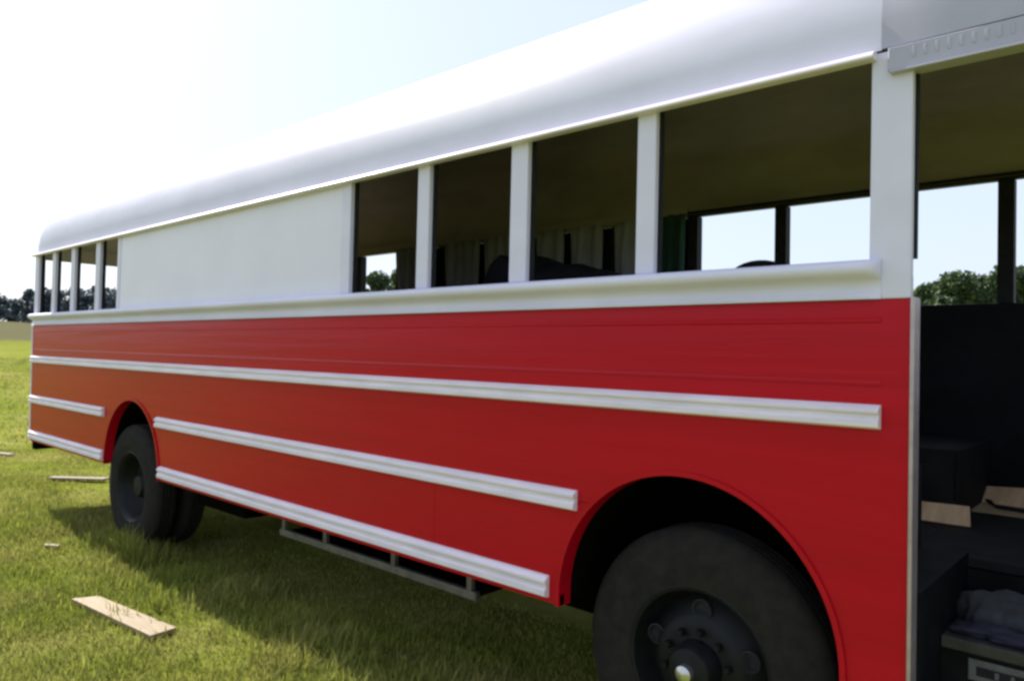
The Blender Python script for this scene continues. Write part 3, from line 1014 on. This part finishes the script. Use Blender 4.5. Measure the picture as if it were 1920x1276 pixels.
# ---------------------------------------------------------------- trees
def crown_mesh(name, w, h, base, nleaf, leaf, material, seed, conic=0.0):
    rg = np.random.default_rng(seed)
    ncl = 16
    cl = []
    for i in range(ncl):
        t = rg.uniform(0, 1)
        rad = w * 0.5 * (1 - conic * t) * math.sqrt(max(0.05, 1 - (2 * t - 0.9) ** 2 * 0.7))
        a = rg.uniform(0, 6.28); q = rg.uniform(0.2, 0.85)
        cl.append((rad * q * math.cos(a), rad * q * math.sin(a), base + h * (0.1 + 0.8 * t), w * rg.uniform(0.13, 0.24)))
    cl = np.array(cl)
    idx = rg.integers(0, ncl, nleaf)
    d = rg.normal(size=(nleaf, 3)); d /= np.linalg.norm(d, axis=1)[:, None]
    rad = rg.uniform(0.55, 1.08, nleaf) ** 0.7
    c = cl[idx, :3] + d * (cl[idx, 3] * rad)[:, None] * np.array([1, 1, 0.85])
    n1 = rg.normal(size=(nleaf, 3)); n1 /= np.linalg.norm(n1, axis=1)[:, None]
    n2 = np.cross(n1, rg.normal(size=(nleaf, 3))); n2 /= np.linalg.norm(n2, axis=1)[:, None]
    s = leaf * rg.uniform(0.6, 1.4, nleaf)[:, None]
    V = np.stack([c - n1 * s, c + n2 * s * 0.6, c + n1 * s, c - n2 * s * 0.6], 1).reshape(-1, 3)
    F = [(4 * i, 4 * i + 1, 4 * i + 2, 4 * i + 3) for i in range(nleaf)]
    me = bpy.data.meshes.new(name)
    me.from_pydata(V.tolist(), [], F)
    me.materials.append(M[material])
    return me, cl
def trunk_mesh(name, h, r, cl, seed):
    b = MB()
    rd = random.Random(seed)
    b.tube([(0, 0, -0.3), (0.05, 0.03, h * 0.35), (-0.04, 0.06, h * 0.7), (0, 0, h)], [r * 1.3, r, r * 0.7, r * 0.25], 8)
    for q in cl[:7]:
        z0 = h * rd.uniform(0.3, 0.6)
        b.tube([(0, 0, z0), (q[0] * 0.5, q[1] * 0.5, (z0 + q[2]) / 2 + 0.1), (q[0], q[1], q[2])], [r * 0.45, r * 0.3, r * 0.1], 6)
    me = bpy.data.meshes.new(name)
    me.from_pydata([tuple(v) for v in b.v], [], b.f)
    me.materials.append(M['bark'])
    return me
PROTO = {}
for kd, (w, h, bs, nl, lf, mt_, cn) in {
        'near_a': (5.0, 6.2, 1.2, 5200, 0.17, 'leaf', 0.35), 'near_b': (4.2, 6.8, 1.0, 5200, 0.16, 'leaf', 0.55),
        'far_a': (6.0, 6.0, 0.6, 2200, 0.32, 'leaf_hazed', 0.3), 'far_b': (5.0, 7.0, 0.5, 2200, 0.30, 'leaf_hazed', 0.5),
        'far_c': (7.5, 5.4, 0.4, 2400, 0.34, 'leaf_hazed', 0.25)}.items():
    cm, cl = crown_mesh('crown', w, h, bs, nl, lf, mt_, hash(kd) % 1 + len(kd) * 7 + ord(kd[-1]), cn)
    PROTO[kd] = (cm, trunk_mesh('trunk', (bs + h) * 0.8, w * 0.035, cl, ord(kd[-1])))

def tree(kind, px, dist, scale, label, group):
    # place along the bearing of a picture column, at a given distance, standing on the ground
    d = (fw * 1393 + rr * (px - 960))
    d = Vector((d.x, d.y, 0)).normalized()
    x, y = CAMPOS.x + d.x * dist, CAMPOS.y + d.y * dist
    root = empty('tree', (x, y, terrain(x, y) - 0.05))
    root.rotation_euler = (0, 0, random.uniform(0, 6.28))
    root.scale = (scale * random.uniform(0.92, 1.1), scale * random.uniform(0.92, 1.1), scale)
    for nm, me in (('crown', PROTO[kind][0]), ('trunk', PROTO[kind][1])):
        o = bpy.data.objects.new(nm, me)
        COL.objects.link(o)
        o.parent = root
    tag(root, label, 'tree', group)

gl = 'far trees left of the bus'
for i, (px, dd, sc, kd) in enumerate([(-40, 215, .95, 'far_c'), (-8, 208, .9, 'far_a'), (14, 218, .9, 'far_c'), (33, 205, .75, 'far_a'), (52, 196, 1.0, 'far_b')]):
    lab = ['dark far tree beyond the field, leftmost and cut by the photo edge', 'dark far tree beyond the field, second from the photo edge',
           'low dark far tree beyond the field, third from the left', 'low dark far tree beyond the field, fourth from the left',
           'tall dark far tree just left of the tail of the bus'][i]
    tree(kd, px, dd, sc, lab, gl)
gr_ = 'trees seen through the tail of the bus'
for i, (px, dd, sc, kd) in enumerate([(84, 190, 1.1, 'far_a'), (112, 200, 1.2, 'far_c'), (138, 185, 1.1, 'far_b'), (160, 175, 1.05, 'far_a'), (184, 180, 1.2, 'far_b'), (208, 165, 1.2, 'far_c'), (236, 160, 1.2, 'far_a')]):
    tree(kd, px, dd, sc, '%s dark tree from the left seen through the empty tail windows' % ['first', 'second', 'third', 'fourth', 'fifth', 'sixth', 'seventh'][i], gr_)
for i, (px, dd, sc, kd) in enumerate([(655, 96, 1.1, 'near_a'), (712, 92, 1.25, 'near_a'), (750, 90, 1.3, 'near_a')]):
    tree(kd, px, dd, sc, ['grey-green tree at the left of the small gap in the far windows', 'green tree in the middle of the small gap in the far windows', 'green tree half hidden by the tied curtain'][i], 'trees seen through the gap by the tied curtain')
for i, (px, dd, sc, kd) in enumerate([(1748, 66, 1.06, 'near_a'), (1784, 60, 1.08, 'near_a'), (1832, 63, 1.1, 'near_a'), (1876, 60, 1.06, 'near_b'), (1922, 62, 1.15, 'near_a')]):
    tree(kd, px, dd, sc, '%s green tree from the left seen through the doorway' % ['first', 'second', 'third', 'fourth', 'fifth'][i], 'trees seen through the doorway')

# a far wood closes the horizon behind everything
rg = np.random.default_rng(5)
VV, FF = [], []
nW = 26000
th = rg.uniform(-0.15, 2.6, nW)         # bearing from -X towards +Y and beyond
R_ = 330 + 25 * np.sin(th * 9) + rg.uniform(0, 40, nW)
cx, cy = -R_ * np.cos(th), R_ * np.sin(th)
hh = 6.5 + 1.6 * np.sin(th * 61) + 1.1 * np.sin(th * 143 + 1) + 0.8 * np.sin(th * 317)
cz = rg.uniform(0, 1, nW) ** 0.8 * hh
tz = np.array([terrain(a, c) for a, c in zip(cx, cy)])
c = np.stack([cx, cy, cz + tz], 1)
n1 = rg.normal(size=(nW, 3)); n1 /= np.linalg.norm(n1, axis=1)[:, None]
n2 = np.cross(n1, rg.normal(size=(nW, 3))); n2 /= np.linalg.norm(n2, axis=1)[:, None]
s = rg.uniform(0.5, 1.2, nW)[:, None]
VV = np.stack([c - n1 * s, c + n2 * s * 0.7, c + n1 * s, c - n2 * s * 0.7], 1).reshape(-1, 3)
me = bpy.data.meshes.new('distant_wood')
me.from_pydata(VV.tolist(), [], [(4 * i, 4 * i + 1, 4 * i + 2, 4 * i + 3) for i in range(nW)])
me.materials.append(M['leaf_hazed'])
o = bpy.data.objects.new('distant_wood', me)
COL.objects.link(o)
tag(o, 'low dark wood along the far horizon', 'wood', kind='stuff')
